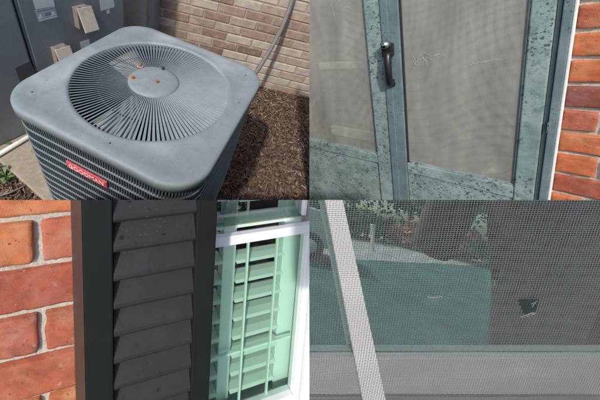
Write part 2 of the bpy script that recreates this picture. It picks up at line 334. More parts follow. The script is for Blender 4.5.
# grey cabinets
A, B = ground(5, 143, 0.05), ground(38.7, 127, 0.05); A.z = B.z = 0
FC = Frame(A, B - A, (0, 0, 1))
us, _ = FC.uv(35, 60); us2, _ = FC.uv(10.7, 0); ue = FC.u([(124, 2), (125, 26)]); seam = (us + us2) / 2
c1 = empty('electrical_cabinet', FC.M, 'grey steel electrical cabinet with warning label and two beige outlet boxes', 'cabinet')
c2 = empty('electrical_cabinet', FC.M, 'plain grey steel cabinet at the left edge, nearest the white pipe', 'cabinet')
for k_, rt, a, b_ in ((0, c2, seam - 0.75, seam - 0.004), (1, c1, seam + 0.004, ue)):
    box('body', rt, M['cabinet'], a, b_, 0.04, 1.75, -0.30, -0.012, 0.004); box('door', rt, M['cabinet'], a + 0.008, b_ - 0.008, 0.05, 1.74, -0.011, 0.0, 0.004)
    box('plinth', rt, M['grey_metal'], a + 0.02, b_ - 0.02, 0.0, 0.039, -0.28, -0.03)
def on_cab(name, parent, m, pts, w0, w1, bev=0.0): return link(name, mesh(prism_bm([FC.uv(x, y, w1) for x, y in pts], w0, w1, bev)), parent, None, m)
lab = on_cab('warning_label', c1, M['paper'], [(33, 0), (53, -2), (55, 6), (36, 9.5)], 0.0005, 0.0015)
lab['label'] = 'white upper half of the warning label'
l2 = on_cab('warning_label', c1, M['print2'], [(35, 10.5), (54.5, 6.5), (58, 17), (39, 22)], 0.0005, 0.0015)
on_cab('triangle', l2, M['paper'], [(39, 19), (40.3, 14.2), (43.5, 18)], 0.0018, 0.0024)
on_cab('triangle', l2, M['paper'], [(51.5, 15.7), (53, 10.8), (56.5, 14.6)], 0.0018, 0.0024)
on_cab('print_line', l2, M['print'], [(44.5, 13.3), (50.5, 12), (51.2, 14.6), (45.4, 16.2)], 0.0018, 0.0022)
on_cab('print_line', l2, M['paper'], [(39.6, 20.2), (57, 15.6), (57.3, 16.6), (39.9, 21.2)], 0.0018, 0.0022)
on_cab('print_line', l2, M['print'], [(36.5, 11.2), (53.8, 7.6), (54.1, 8.5), (36.8, 12.2)], 0.0018, 0.0022)
on_cab('notice', c1, M['paper'], [(99.5, -2), (113.5, -3), (114.5, 7), (101, 11)], 0.0005, 0.0015)
on_cab('notice', c1, M['paper'], [(106.5, 10.2), (109.3, 9.4), (110, 13), (107, 14)], 0.0005, 0.0015)
on_cab('notice', c1, M['paper'], [(80, 42), (89, 39.5), (91, 47), (82, 51)], 0.0005, 0.0015)
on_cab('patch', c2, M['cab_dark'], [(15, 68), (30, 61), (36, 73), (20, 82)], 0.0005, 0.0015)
def outlet(pc):                                               # hinged weather cover standing open over its box
    (x0, y0), (x1, y1) = pc
    ua, va = FC.uv(x0, y0, 0.04); wd, hh = 0.085, 0.125
    b = empty('outlet_box', Matrix.Translation((ua, va, 0))); b.parent = c1; b.matrix_local = Matrix.Translation((ua, va, 0))
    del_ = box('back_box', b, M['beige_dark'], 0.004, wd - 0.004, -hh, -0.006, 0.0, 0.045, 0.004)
    cv = bmesh.new(); box_bm(0, wd, -hh * 1.05, 0.0, 0.0, 0.012, 0.003, 2, cv)
    o = link('cover', mesh(cv), b, Matrix.Translation((0, 0.0, 0.05)) @ Matrix.Rotation(math.radians(-24), 4, 'X'), M['beige'])
    for s in (0.02, wd - 0.02):
        link('hinge', mesh(tube_bm([(s - 0.008, 0.004, 0.052), (s + 0.008, 0.004, 0.052)], 0.005, 8)), b, None, M['grey_metal'])
outlet(((75.5, 6), 0) if False else ((75, 8), (0, 0))); outlet(((53, 49), (0, 0)))
# concrete slab, pipe, cable
slab = link('concrete_slab', mesh(prism_bm([(-0.96, -0.235), (-0.36, -0.325), (0.30, -0.39), (0.30, 0.30), (-0.96, 0.30)], 0.004, 0.045, 0.006)), None, None, M['concrete'])
tag(slab, 'tan concrete slab under the air conditioner', 'slab')
p0, p1 = ground(-30, 171.5, 0.06), ground(40, 130, 0.06)
pv = link('drain_pipe', mesh(tube_bm([p0, p1, p1 + Vector((0.012, 0.3, 0))], 0.0135, 12)), None, None, M['pvc'], True); tag(pv, 'white plastic pipe lying along the foot of the cabinet', 'pipe')
# condenser -------------------------------------------------------------------
HX, HY, CR = 0.3625, 0.370, 0.128
AC = empty('air_conditioner', Matrix.Translation((0, 0, 0.045)), 'blue grey outdoor air conditioner with round fan grille and red plate', 'air conditioner')
TOP = H - 0.045
def rsq(hx, hy, cr, n=24):
    pts = []
    for cx, cy, a0 in ((hx - cr, hy - cr, 0), (-hx + cr, hy - cr, 90), (-hx + cr, -hy + cr, 180), (hx - cr, -hy + cr, 270)):
        for k in range(n + 1):
            a = math.radians(a0 + 90 * k / n); pts.append((cx + cr * math.cos(a), cy + cr * math.sin(a)))
    return pts
def rad(th, hx, hy, cr):                        # radius of the rounded square in direction th
    c, s = math.cos(th), math.sin(th); lo, hi = 0.0, 2.0
    def inside(r):
        x, y = abs(r * c), abs(r * s); dx, dy = max(x - (hx - cr), 0), max(y - (hy - cr), 0)
        return (dx * dx + dy * dy <= cr * cr) and x <= hx and y <= hy
    for _ in range(40):
        mid = (lo + hi) / 2; lo, hi = (mid, hi) if inside(mid) else (lo, mid)
    return lo
RO = 0.294; N = 256
b = bmesh.new(); rings = []
prof = [('c', RO, -0.030), ('c', RO, -0.004), ('c', RO + 0.003, 0.0), ('c', RO + 0.012, 0.0025), ('c', RO + 0.018, 0.001), ('s', -0.040, 0.0005), ('s', -0.034, 0.002), ('s', -0.012, 0.0015), ('s', -0.0045, -0.001), ('s', -0.001, -0.005), ('s', 0.0, -0.010), ('s', 0.0, -0.036), ('s', -0.006, -0.038)]
for kind, a, z in prof:
    row = []
    for k in range(N):
        th = 2 * math.pi * k / N
        if kind == 'c': r = min(a, rad(th, HX - 0.035, HY - 0.035, CR))
        else: r = rad(th, HX + a, HY + a, CR + a)
        # the flat sags a little away from the corners
        row.append(b.verts.new((r * math.cos(th), r * math.sin(th), TOP + z)))
    rings.append(row)
for a, c in zip(rings, rings[1:]):
    for k in range(N): b.faces.new((a[k], a[(k + 1) % N], c[(k + 1) % N], c[k]))
bmesh.ops.recalc_face_normals(b, faces=b.faces[:])
lid = link('top_cover', mesh(b), AC, None, M['ac'], True)
for sx, sy in ((-0.285, -0.285), (0.285, 0.285), (0.06, -0.325), (0.325, 0.09)):
    link('screw', mesh(lathe_bm([(0.0, 0.002), (0.0026, 0.002), (0.0036, 0.0), (0.0036, -0.004)], 10)), lid, Matrix.Translation((sx, sy, TOP)), M['coil'])
# fan grille: 104 blades, each tilted
hubR = 0.098; NV = 120
def vane():
    b = bmesh.new(); st = []
    for i in range(9):
        t = i / 8; r = hubR - 0.006 + (RO + 0.002 - hubR + 0.006) * t
        wd = 0.0016 + 0.0037 * t; z = -0.004 + 0.010 * (1 - t) ** 1.2 - 0.004 * math.sin(math.pi * t)
        tilt = math.radians(24); a, c = wd * math.cos(tilt), wd * math.sin(tilt)
        th = 0.0009
        st.append([b.verts.new((r, -a, z - c + th)), b.verts.new((r, a, z + c + th)), b.verts.new((r, a, z + c - th)), b.verts.new((r, -a, z - c - th))])
    for p, q in zip(st, st[1:]):
        for k in range(4): b.faces.new((p[k], p[(k + 1) % 4], q[(k + 1) % 4], q[k]))
    b.faces.new(st[0]); b.faces.new(st[-1][::-1]); bmesh.ops.recalc_face_normals(b, faces=b.faces[:]); return mesh(b)
vm = vane(); vm.materials.append(M['ac_vane'])
for k in range(NV): link('vane', vm, AC, Matrix.Translation((0, 0, TOP)) @ Matrix.Rotation(2 * math.pi * k / NV, 4, 'Z'))
hub = link('hub', mesh(lathe_bm([(0.0, 0.016), (0.06, 0.0155), (0.088, 0.013), (0.096, 0.008), (0.098, 0.0), (0.098, -0.012), (0.0, -0.012)], 64)), AC, Matrix.Translation((0, 0, TOP)), M['ac'], True)
for k, (px_, py_) in enumerate(((140, 66), (133, 78.5), (157, 82.5), (163, 69))):
    r = ray(px_, py_); t = (H + 0.014 - CAM.z) / r.z; q = CAM + r * t
    bo = link('bolt', mesh(lathe_bm([(0.0, 0.010), (0.006, 0.009), (0.0075, 0.003), (0.0075, 0.0)], 6)), hub, Matrix.Translation((q.x, q.y, 0.0145)), M['rust'] if k < 3 else M['coil'])
    if k < 3: link('rust_ring', mesh(lathe_bm([(0.0, 0.0008), (0.011, 0.0008), (0.013, 0.0), (0.013, -0.0006)], 16)), hub, Matrix.Translation((q.x, q.y, 0.0148)), M['rust_stain'])
for rr, z in ((0.292, -0.016), (0.20, -0.013)):
    tb = bmesh.new(); tube_bm([(rr * math.cos(2 * math.pi * k / 96), rr * math.sin(2 * math.pi * k / 96), TOP + z) for k in range(97)], 0.0022, 6, tb)
    link('support_ring', mesh(tb), AC, None, M['ac_dark'], True)
# fan under the grille
fan = link('fan', mesh(lathe_bm([(0.0, 0.0), (0.06, 0.0), (0.07, -0.01), (0.075, -0.12), (0.0, -0.12)], 32)), AC, Matrix.Translation((0, 0, TOP - 0.035)), M['coil'], True)
fb = CAM + ray(130, 115) * ((H - 0.06 - CAM.z) / ray(130, 115).z); fa = math.degrees(math.atan2(fb.y, fb.x))
for a in (fa, fa + 120, fa + 240):
    b = bmesh.new(); n1, n2 = 8, 6; g = []
    for i in range(n1 + 1):
        t = i / n1; r = 0.05 + 0.225 * t; row = []
        for j in range(n2 + 1):
            s = j / n2 - 0.5; ww = 0.05 + 0.075 * t
            row.append(b.verts.new((r, s * 2 * ww * 0.5 + 0.02 * t, -0.038 - s * 0.05 + 0.006 * math.cos(s * 3))))
        g.append(row)
    for i in range(n1):
        for j in range(n2): b.faces.new((g[i][j], g[i + 1][j], g[i + 1][j + 1], g[i][j + 1]))
    r_ = bmesh.ops.extrude_face_region(b, geom=b.faces[:])
    for e in r_['geom']:
        if isinstance(e, bmesh.types.BMVert): e.co.z -= 0.002
    bmesh.ops.recalc_face_normals(b, faces=b.faces[:])
    link('blade', mesh(b), fan, Matrix.Translation((0, 0, 0.030)) @ Matrix.Rotation(math.radians(a), 4, 'Z'), M['blade'], True)
# cabinet of the condenser: dark coil, ribs, fine fins
def rsq_loft(hx, hy, cr, zs):
    b = bmesh.new(); rows = []
    for off, z in zs: rows.append([b.verts.new((x, y, z)) for x, y in rsq(hx + off, hy + off, cr + off, 10)])
    for p, q in zip(rows, rows[1:]):
        for k in range(len(p)): b.faces.new((p[k], p[(k + 1) % len(p)], q[(k + 1) % len(p)], q[k]))
    bmesh.ops.recalc_face_normals(b, faces=b.faces[:]); return mesh(b)
BX, BY = HX - 0.010, HY - 0.010
link('coil', rsq_loft(BX - 0.022, BY - 0.022, CR - 0.03, [(0, TOP - 0.03), (0, 0.02)]), AC, None, M['coil'])
link('inner_floor', mesh(prism_bm(rsq(BX - 0.02, BY - 0.02, CR - 0.03, 6), 0.02, 0.03)), AC, None, M['coil'])
base = link('base_pan', rsq_loft(BX, BY, CR - 0.01, [(-0.02, 0.05), (0, 0.048), (0.002, 0.004), (-0.02, 0.0)]), AC, None, M['ac'], True)
RP = 0.047; z = TOP - 0.048; k = 0
while z > 0.06:
    link('rib', rsq_loft(BX, BY, CR - 0.01, [(-0.016, z - 0.010), (-0.002, z - 0.006), (0.001, z), (-0.002, z + 0.004), (-0.016, z + 0.007), (-0.016, z - 0.010)]), AC, None, M['ac_rib'], True)
    z -= RP; k += 1
b = bmesh.new(); path = rsq(BX - 0.008, BY - 0.008, CR - 0.018, 12); per = []
for (x0, y0), (x1, y1) in zip(path, path[1:] + path[:1]):
    L_ = math.hypot(x1 - x0, y1 - y0); per.append((x0, y0, x1, y1, L_))
acc = 0.0; step = 0.0095
for x0, y0, x1, y1, L_ in per:
    while acc < L_:
        t = acc / L_; x, y = x0 + (x1 - x0) * t, y0 + (y1 - y0) * t; dx, dy = (x1 - x0) / L_, (y1 - y0) / L_
        a = [(x - dx * 0.0024 + dy * o_, y - dy * 0.0024 - dx * o_) for o_ in (0.006, -0.004)] + [(x + dx * 0.0024 + dy * o_, y + dy * 0.0024 - dx * o_) for o_ in (-0.004, 0.006)]
        lo = [b.verts.new((p[0], p[1], 0.03)) for p in a]; hi = [b.verts.new((p[0], p[1], TOP - 0.04)) for p in a]
        for i in range(4): b.faces.new((lo[i], lo[(i + 1) % 4], hi[(i + 1) % 4], hi[i]))
        acc += step
    acc -= L_
fin = link('fin_grille', mesh(b), AC, None, M['ac_dark']); fin['kind'] = 'stuff'
# red name plate on the front face
FN = Frame((0, -BY - 0.003, 0), (1, 0, 0), (0, 0, 1))
q = [FN.uv(62.8, 155.5), FN.uv(66, 152.5), FN.uv(109.5, 190.5), FN.uv(108, 196)]
pu0, pu1 = (q[0][0] + q[1][0]) / 2, (q[2][0] + q[3][0]) / 2; pvc_ = (q[0][1] + q[1][1] + q[2][1] + q[3][1]) / 4; ph = 0.018
MN = FN.M.copy(); MN.translation = Vector((0, -BY - 0.003, 0)) - Vector((0, 0, 0.045))
pl = link('name_plate', mesh(box_bm(pu0, pu1, pvc_ - ph, pvc_ + ph, -0.004, 0.004, 0.003)), AC, MN, M['red'])
fc = bpy.data.curves.new('lettering', 'FONT'); fc.body = 'GOODMAN'; fc.size = 0.036; fc.extrude = 0.0006; fc.offset = 0.0009; fc.align_x = 'CENTER'; fc.align_y = 'CENTER'
to = bpy.data.objects.new('t', fc); COL.objects.link(to); bpy.context.view_layer.update()
tm = bpy.data.meshes.new_from_object(to.evaluated_get(bpy.context.evaluated_depsgraph_get())); bpy.data.objects.remove(to)
tm.materials.clear(); wdt = max(v.co.x for v in tm.vertices) - min(v.co.x for v in tm.vertices); sc = (pu1 - pu0) * 0.86 / wdt
link('lettering', tm, pl, Matrix.Translation(((pu0 + pu1) / 2, pvc_, 0.0044)) @ Matrix.Diagonal((sc, 0.8, 1, 1)), M['red_light'])
# grey cable from the wall down behind the condenser
cpts = [FW.p(*FW.uv(310, -70, 0.02), 0.02), FW.p(*FW.uv(296, -12, 0.02), 0.02), FW.p(*FW.uv(289, 10, 0.05), 0.05), FW.p(*FW.uv(281, 30, 0.10), 0.10), FW.p(*FW.uv(270, 50, 0.16), 0.16), FW.p(*FW.uv(259, 68, 0.22), 0.22), FW.p(*FW.uv(250, 82, 0.28), 0.28)]
cb = link('cable_conduit', mesh(tube_bm(cpts, 0.017, 10)), None, None, M['cable'], True); tag(cb, 'grey flexible conduit running up the brick wall behind the air conditioner', 'conduit')
# mulch
b = bmesh.new(); chips = []
def scatter(n, poly_test, bounds):
    k = 0
    while k < n:
        x, y = rng.uniform(bounds[0], bounds[1]), rng.uniform(bounds[2], bounds[3])
        if not poly_test(x, y): continue
        k += 1; L_ = rng.choice([0.012, 0.018, 0.025, 0.03, 0.045]) * rng.uniform(0.7, 1.3); wd = rng.uniform(0.003, 0.0085); th = rng.uniform(0.0015, 0.004)
        m3 = Matrix.Translation((x, y, rng.uniform(0.002, 0.02) + 0.012 * noise.noise(Vector((x * 9, y * 9, 0))))) @ Matrix.Rotation(rng.uniform(0, 6.3), 4, 'Z') @ Matrix.Rotation(rng.gauss(0, 0.4), 4, 'Y') @ Matrix.Rotation(rng.gauss(0, 0.5), 4, 'X')
        vs = [b.verts.new(m3 @ Vector(c)) for c in ((-L_ / 2, -wd / 2 * rng.uniform(.4, 1), -th), (L_ / 2, -wd / 2, -th), (L_ / 2 * rng.uniform(.7, 1), wd / 2, -th), (-L_ / 2, wd / 2, -th), (-L_ / 2 * rng.uniform(.7, 1), -wd / 2, th), (L_ / 2, -wd / 2 * rng.uniform(.3, 1), th), (L_ / 2 * rng.uniform(.7, 1), wd / 2, th), (-L_ / 2, wd / 2, th))]
        mi = rng.choices(range(5), (34, 30, 22, 11, 3))[0]
        for f in ((3, 2, 1, 0), (4, 5, 6, 7), (0, 1, 5, 4), (1, 2, 6, 5), (2, 3, 7, 6), (3, 0, 4, 7)):
            ff = b.faces.new([vs[i] for i in f]); ff.material_index = mi
def wall_y(x): return 1.42 + (x - 0.235) * math.tan(wy)
scatter(15000, lambda x, y: y < wall_y(x) - 0.005 and x + 0.9 * y > 0.35 and not (abs(x) < 0.345 and abs(y) < 0.36), (-0.1, 1.35, 0.05, 1.75))
scatter(3200, lambda x, y: y < -0.30 - 0.15 * (x + 0.5) + 0.02, (-1.05, -0.25, -0.75, -0.15))
scatter(7000, lambda x, y: y < -0.40 - 0.15 * (x + 0.5), (-1.6, 1.3, -1.5, -0.15))
mu = link('mulch', mesh(b), None); [mu.data.materials.append(M['chip%d' % i]) for i in range(5)]; tag(mu, 'brown shredded bark mulch around the air conditioner', 'mulch', None, 'stuff')
# weeds and a thin cable on the mulch at lower left
def weed(px_, py_, lab, n, s):
    g = ground(px_, py_, 0.02); b = bmesh.new()
    for k in range(n):
        a = rng.uniform(0, 6.3); e = rng.uniform(0.3, 1.0); l = s * rng.uniform(0.6, 1.2); d = Vector((math.cos(a), math.sin(a), 0)); sd = Vector((-d.y, d.x, 0)) * l * 0.22
        t0 = d * l * 0.25 + Vector((0, 0, l * e * 0.6)); t1 = d * l * 0.7 + Vector((0, 0, l * e)); t2 = d * l * 1.1 + Vector((0, 0, l * e * 0.85))
        v = [b.verts.new(q) for q in (Vector((0, 0, -0.01)), t0 - sd * 0.2, t0 + sd * 0.2, t1 - sd, t1 + sd, t2)]
        b.faces.new((v[0], v[1], v[2])); b.faces.new((v[1], v[3], v[4], v[2])); b.faces.new((v[3], v[5], v[4]))
    o = link('weed', mesh(b), None, Matrix.Translation(g), M['leaf']); tag(o, lab, 'weed', 'weeds in the mulch')
weed(6, 178, 'small green weed in the mulch at the left edge', 12, 0.05); weed(3, 146, 'green weed sprouting beside the white pipe', 10, 0.045); weed(88 + 5, 300, 'x', 1, 0.01) if False else None
gp = [ground(x, y, 0.03) for x, y in ((-6, 197), (8, 193.5), (20, 188), (29, 183))]
tag(link('ground_wire', mesh(tube_bm(gp, 0.004, 8)), None, None, M['cable'], True), 'thin grey wire lying on the mulch at lower left', 'wire')

# ================================================================== upper right: screen doors and brick
R2 = [[0.5901, 0.267, 0.7619], [0.1096, 0.9085, -0.4032], [-0.7998, 0.3215, 0.5069]]
F2 = wall_frame(R2, (575, 100), 0.70)
VT, VB = 0.46, -0.80
# brick wall to the right of the frame
w2 = red_wall(F2, 'red brick wall beside the teal screen doors', 'wall', -0.016, 0.34, [0.1716 + 0.0655 * 4 - 0.0655 * k for k in range(15)], lambda r: [0.155, 0.055][r % 2] - 0.01 + (0.012 if r % 4 == 1 else 0), L=0.195, joint=0.0115)
fr = empty('door_frame', F2.M, 'dull teal aluminium door frame caulked to the brick', 'door frame')
box('jamb', fr, M['teal2'], -0.0375, -0.0215, VB, VT, -0.06, 0.012, 0.002); box('jamb', fr, M['teal2'], -0.0465, -0.0385, VB, VT, -0.06, 0.004, 0.0015)
box('caulk', fr, M['caulk'], -0.0213, -0.0155, VB, VT, -0.05, 0.009, 0.002)
jr = box('hinge', fr, M['teal2'], -0.0385, -0.0315, -0.092, -0.062, 0.0125, 0.0165, 0.001)
for s in (-0.085, -0.069): link('screw', mesh(lathe_bm([(0, 0.0015), (0.0017, 0.001), (0.002, 0)], 10)), jr, Matrix.Translation((-0.035, s, 0.0166)), M['chrome'])
# right leaf
def leaf(name, label, u0, u1, sl, sr, rail_v, parts_sheen):
    rt = empty(name, F2.M, label, 'screen door', 'teal screen doors')
    box('stile', rt, M['teal'] if parts_sheen[0] else M['teal2'], u0, sl, VB, VT, -0.022, 0.008, 0.003)
    box('stile', rt, M['teal'], sr, u1, VB, VT, -0.022, 0.008, 0.003)
    box('bottom_rail', rt, M['teal'], sl + 0.0005, sr - 0.0005, rail_v - 0.045, rail_v, -0.020, 0.0065, 0.003)
    box('kick_panel', rt, M['teal'], sl + 0.0005, sr - 0.0005, VB, rail_v - 0.0455, -0.018, 0.001, 0.002)
    box('spline', rt, M['spline_shadow'], sl + 0.0006, sl + 0.006, rail_v + 0.0005, VT, -0.012, 0.003, 0.001)  # black here: the shadow along the spline is put into its colour
    box('spline', rt, M['teal'], sr - 0.0045, sr - 0.0006, rail_v + 0.0005, VT, -0.012, 0.003, 0.001)
    box('spline', rt, M['teal'], sl + 0.007, sr - 0.005, rail_v + 0.0006, rail_v + 0.005, -0.012, 0.003, 0.001)
    for w_, pm in ((-0.002, WV[0]), (-0.007, WV[1])):
        me = bpy.data.meshes.new('screen'); me.from_pydata([(sl, rail_v, w_), (sr, rail_v, w_), (sr, VT, w_), (sl, VT, w_)], [], [(0, 1, 2, 3)]); link('screen', me, rt, None, pm)
    return rt
WV = (weave_mat('wire_cloth', F2, 0.00150, 0.30, (0.365, 0.365, 0.335), None), weave_mat('wire_cloth_inner', F2, 0.00157, 0.24, (0.32, 0.318, 0.29), (0.035, 1.9)))
rl = leaf('screen_door', 'right teal screen door leaf with black pull handle', -0.4315, -0.0475, -0.379, -0.0888, -0.294, (False,))
ll = leaf('screen_door', 'left teal screen door leaf, cropped, without a handle', -1.10, -0.4335, -1.03, -0.4875, -0.286, (True,))
box('astragal', rl, M['teal2'], -0.4325, -0.409, VB, VT, 0.0085, 0.014, 0.002)
# pull handle on the right leaf's lock stile
hd = empty('handle', Matrix()); hd.parent = rl; hd.matrix_local = Matrix()
hu = F2.u([(386, 45), (392, 70)], 0.02); hv0, hv1 = F2.uv(388, 42, 0.02)[1], F2.uv(394, 84, 0.02)[1]
box('mount', hd, M['black'], hu - 0.017, hu + 0.017, hv0 - 0.050, hv0 - 0.004, 0.0145, 0.036, 0.004)
link('knob', mesh(lathe_bm([(0, 0.022), (0.010, 0.021), (0.013, 0.016), (0.013, 0.0)], 20)), hd, Matrix.Translation((hu, hv0 - 0.004, 0.03)), M['chrome'], True)
gpts = [(hu - 0.002, hv0 - 0.03, 0.026), (hu + 0.004, hv0 - 0.045, 0.040), (hu + 0.007, hv0 - 0.08, 0.048), (hu + 0.007, hv1 + 0.045, 0.047), (hu + 0.004, hv1 + 0.012, 0.038), (hu + 0.0, hv1, 0.022), (hu, hv1 - 0.001, 0.0142)]
link('grip', mesh(tube_bm(gpts, [0.012, 0.0115, 0.0105, 0.0105, 0.011, 0.012, 0.013], 12)), hd, None, M['black'], True)
box('mount', hd, M['black'], hu - 0.012, hu + 0.012, hv1 - 0.012, hv1 + 0.018, 0.0145, 0.020, 0.003)
# scuffs and loose threads on the cloth
def threads(rt, pts, w_=0.0005, r=0.0002):
    g = random.Random(int(pts[0][0] * 7 + pts[0][1])); P = []
    for (x0, y0), (x1, y1) in zip(pts, pts[1:]):
        n_ = max(2, int(math.hypot(x1 - x0, y1 - y0) / 2.2))
        for k in range(n_): P.append((x0 + (x1 - x0) * k / n_ + g.gauss(0, .45), y0 + (y1 - y0) * k / n_ + g.gauss(0, .45)))
    P.append(pts[-1]); n_ = len(P)
    link('scuff', mesh(tube_bm([(*F2.uv(x, y, w_), w_ + 0.0006 * math.sin(k)) for k, (x, y) in enumerate(P)], [r * (0.35 + 1.1 * math.sin(math.pi * (k + .5) / n_)) * g.uniform(.6, 1.5) for k in range(n_)], 5)), rt, None, M['scuff'])
for pts in ([(412, 51), (414, 57), (416, 62), (420, 55), (425, 52)], [(424, 53), (431, 56), (438, 54), (445, 55), (446, 58)], [(414, 64), (417, 61), (423, 58), (428, 62)], [(420, 53), (424, 60), (422, 64)], [(416, 56), (421, 59), (427, 57), (433, 60)], [(426, 60), (428, 66)], [(413, 60), (418, 66), (424, 64)], [(463, 66), (478, 63), (492, 60), (507, 58)], [(468, 64.5), (480, 61.5), (490, 61)], [(417, 86), (419, 87)]): threads(rl, pts)
for pts in ([(331, 0), (334, 16), (336, 24)], [(344, 9), (348, 6), (352, 9)]): threads(ll, pts, r=0.0002)
# closed house door behind the screens
idr = empty('inner_door', F2.M, 'grey house door dimly seen through the door screens', 'door')
box('slab', idr, M['inner'], -1.25, -0.030, VB, VT, -0.145, -0.105, 0.003)
for y0, y1, xa, xb in ((62, 69, 318, 362), (128, 137, 330, 372)):
    va, vb = F2.uv(345, y0, -0.09)[1], F2.uv(345, y1, -0.09)[1]; ua, ub = F2.uv(xa, y0, -0.09)[0], F2.uv(xb, y0, -0.09)[0]
    box('moulding', idr, M['inner_pale'], ua, ub, vb, va, -0.1045, -0.090, 0.004)
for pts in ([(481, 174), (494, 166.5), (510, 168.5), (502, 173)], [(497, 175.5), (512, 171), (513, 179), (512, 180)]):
    link('light_patch', mesh(prism_bm([F2.uv(x, y, -0.035) for x, y in pts], -0.1045, -0.035)), idr, None, M['inner_pale'])  # patches of light put in as cream solids, not parts of the door
bpy.context.view_layer.update()
for rt in (ll, rl, idr, fr, w2): clip_tree(rt, CAM, EDGE_X)

# ================================================================== lower left: brick, shutter, window
R3 = [[0.949, -0.0418, -0.3124], [-0.0012, 0.9907, -0.1361], [0.3152, 0.1295, 0.9401]]
F3 = wall_frame(R3, (35, 260), 0.42)
BP = 0.0765; beds3 = [0.0655 + BP * 2 - BP * k for k in range(10)]
PK = {(1, 0): 1, (2, 0): 3, (2, 1): 4, (3, 0): 2, (3, 1): 2, (4, 0): 4, (4, 1): 0, (5, 0): 0, (6, 0): 3}
def pick3(r, u): return {1: 1, 2: 3 if u < -0.1 else 4, 3: 2, 4: 4 if u < -0.1 else 0, 5: 0, 6: 3}.get(r, 0)
w3 = red_wall(F3, 'red brick wall beside the black window shutter', 'wall', -0.28, 0.235, beds3, lambda r: 0.0035 if r % 2 == 0 else -0.103, L=0.203, joint=0.0105, pick=pick3)
ws = 0.085
sh = empty('window_shutter', F3.M, 'black louvred shutter between red brick and window', 'shutter')
a0, a1 = F3.u([(80, 210), (87, 390)], ws), F3.u([(111, 210), (115, 390)], ws); a2, a3 = F3.u([(196, 210), (192, 390)], ws), F3.u([(217, 210), (210, 390)], ws)
st = box('stile', sh, M['shutter'], a0, a1, -0.52, 0.22, 0.012, ws, 0.002); ue0 = F3.u([(68, 210), (78, 390)], 0.012); eb = prism_bm([(ue0, 0.012), (a0 - 0.0004, 0.012), (a0 - 0.0004, ws - 0.0015)], -0.52, 0.22)
for q in eb.verts: q.co = Vector((q.co.x, q.co.z, q.co.y))
bmesh.ops.recalc_face_normals(eb, faces=eb.faces[:]); link('edge_board', mesh(eb), st, None, M['shutter_side'])
box('stile', sh, M['shutter'], a2, a3, -0.52, 0.22, 0.012, ws, 0.002)
box('back_board', sh, M['shutter'], a1 - 0.004, a2 + 0.004, -0.52, 0.22, 0.008, 0.0115)
lv = [F3.uv(112, y, ws - 0.004)[1] for y in (223, 253.6, 284, 312, 338, 365.7, 391)]
lv = [v + 0.0 for v in lv]; sp = (lv[0] - lv[-1]) / 6; lv = [lv[0] + sp * k for k in (4, 3, 2, 1)] + [lv[0] - sp * k for k in range(10)]
def louver():
    b = bmesh.new(); hgt = sp + 0.006; prof = [(0.0, -0.004), (0.003, -0.0015), (0.006, -0.0005), (0.010, -0.0012), (hgt, -0.026), (hgt, -0.032), (0.004, -0.012), (0.0, -0.009)]
    rows = [[b.verts.new((u, v, ws + w_)) for v, w_ in prof] for u in (a1 + 0.0006, a2 - 0.0006)]
    for k in range(len(prof)): b.faces.new((rows[0][k], rows[0][(k + 1) % len(prof)], rows[1][(k + 1) % len(prof)], rows[1][k]))
    b.faces.new(rows[0]); b.faces.new(rows[1][::-1]); bmesh.ops.recalc_face_normals(b, faces=b.faces[:]); return mesh(b)
lm = louver(); lm.materials.append(M['louver'])
for v in lv: link('louver', lm, sh, Matrix.Translation((0, v, 0)))
# window
wn = empty('window', F3.M, 'white vinyl window with green tinted panes beside the shutter', 'window')
WG = -0.035
gu1 = F3.u([(301, 245), (292, 388)], WG); mr0, mr1 = F3.v([(230, 244.5), (290, 237.5)], WG + 0.02), F3.v([(230, 235.5), (290, 228.5)], WG + 0.02)
gv0 = F3.uv(293, 388, WG)[1]
ul = a3 - 0.02
box('meeting_rail', wn, M['vinyl'], ul, gu1 + 0.016, mr0, mr1, WG + 0.006, WG + 0.020, 0.0015)
sa = box('lower_sash', wn, M['vinyl'], gu1, gu1 + 0.0165, gv0 - 0.035, mr0 - 0.0005, WG - 0.012, WG + 0.014, 0.002)
box('lower_sash', wn, M['vinyl'], ul, gu1 - 0.0005, gv0 - 0.035, gv0, WG - 0.012, WG + 0.014, 0.002)
box('upper_sash', wn, M['vinyl'], gu1 + 0.004, gu1 + 0.014, mr1 + 0.0005, 0.40, WG - 0.035, WG - 0.014, 0.002)
box('track', wn, M['vinyl_grey'], gu1 + 0.017, gu1 + 0.023, gv0 - 0.06, 0.40, WG - 0.04, WG + 0.006)
box('frame', wn, M['vinyl'], gu1 + 0.0235, gu1 + 0.048, gv0 - 0.08, 0.40, WG - 0.05, WG + 0.030, 0.003)
box('frame', wn, M['vinyl'], ul, gu1 + 0.0225, gv0 - 0.10, gv0 - 0.0355, WG - 0.05, WG + 0.030, 0.003)
box('screen_frame', wn, M['vinyl_grey'], gu1 + 0.049, gu1 + 0.20, gv0 - 0.10, 0.40, WG - 0.05, WG + 0.02, 0.002)
def pane(name, parent, m, u0, u1, v0, v1, w_):
    me = bpy.data.meshes.new(name); me.from_pydata([(u0, v0, w_), (u1, v0, w_), (u1, v1, w_), (u0, v1, w_)], [], [(0, 1, 2, 3)]); return link(name, me, parent, None, m)
pane('glass_pane', wn, M['glass3'], ul, gu1 + 0.002, gv0 - 0.002, mr1 - 0.001, WG); pane('glass_pane', wn, M['glass3b'], ul, gu1 + 0.005, mr1 - 0.004, 0.40, WG - 0.022)
wm = WG - 0.008
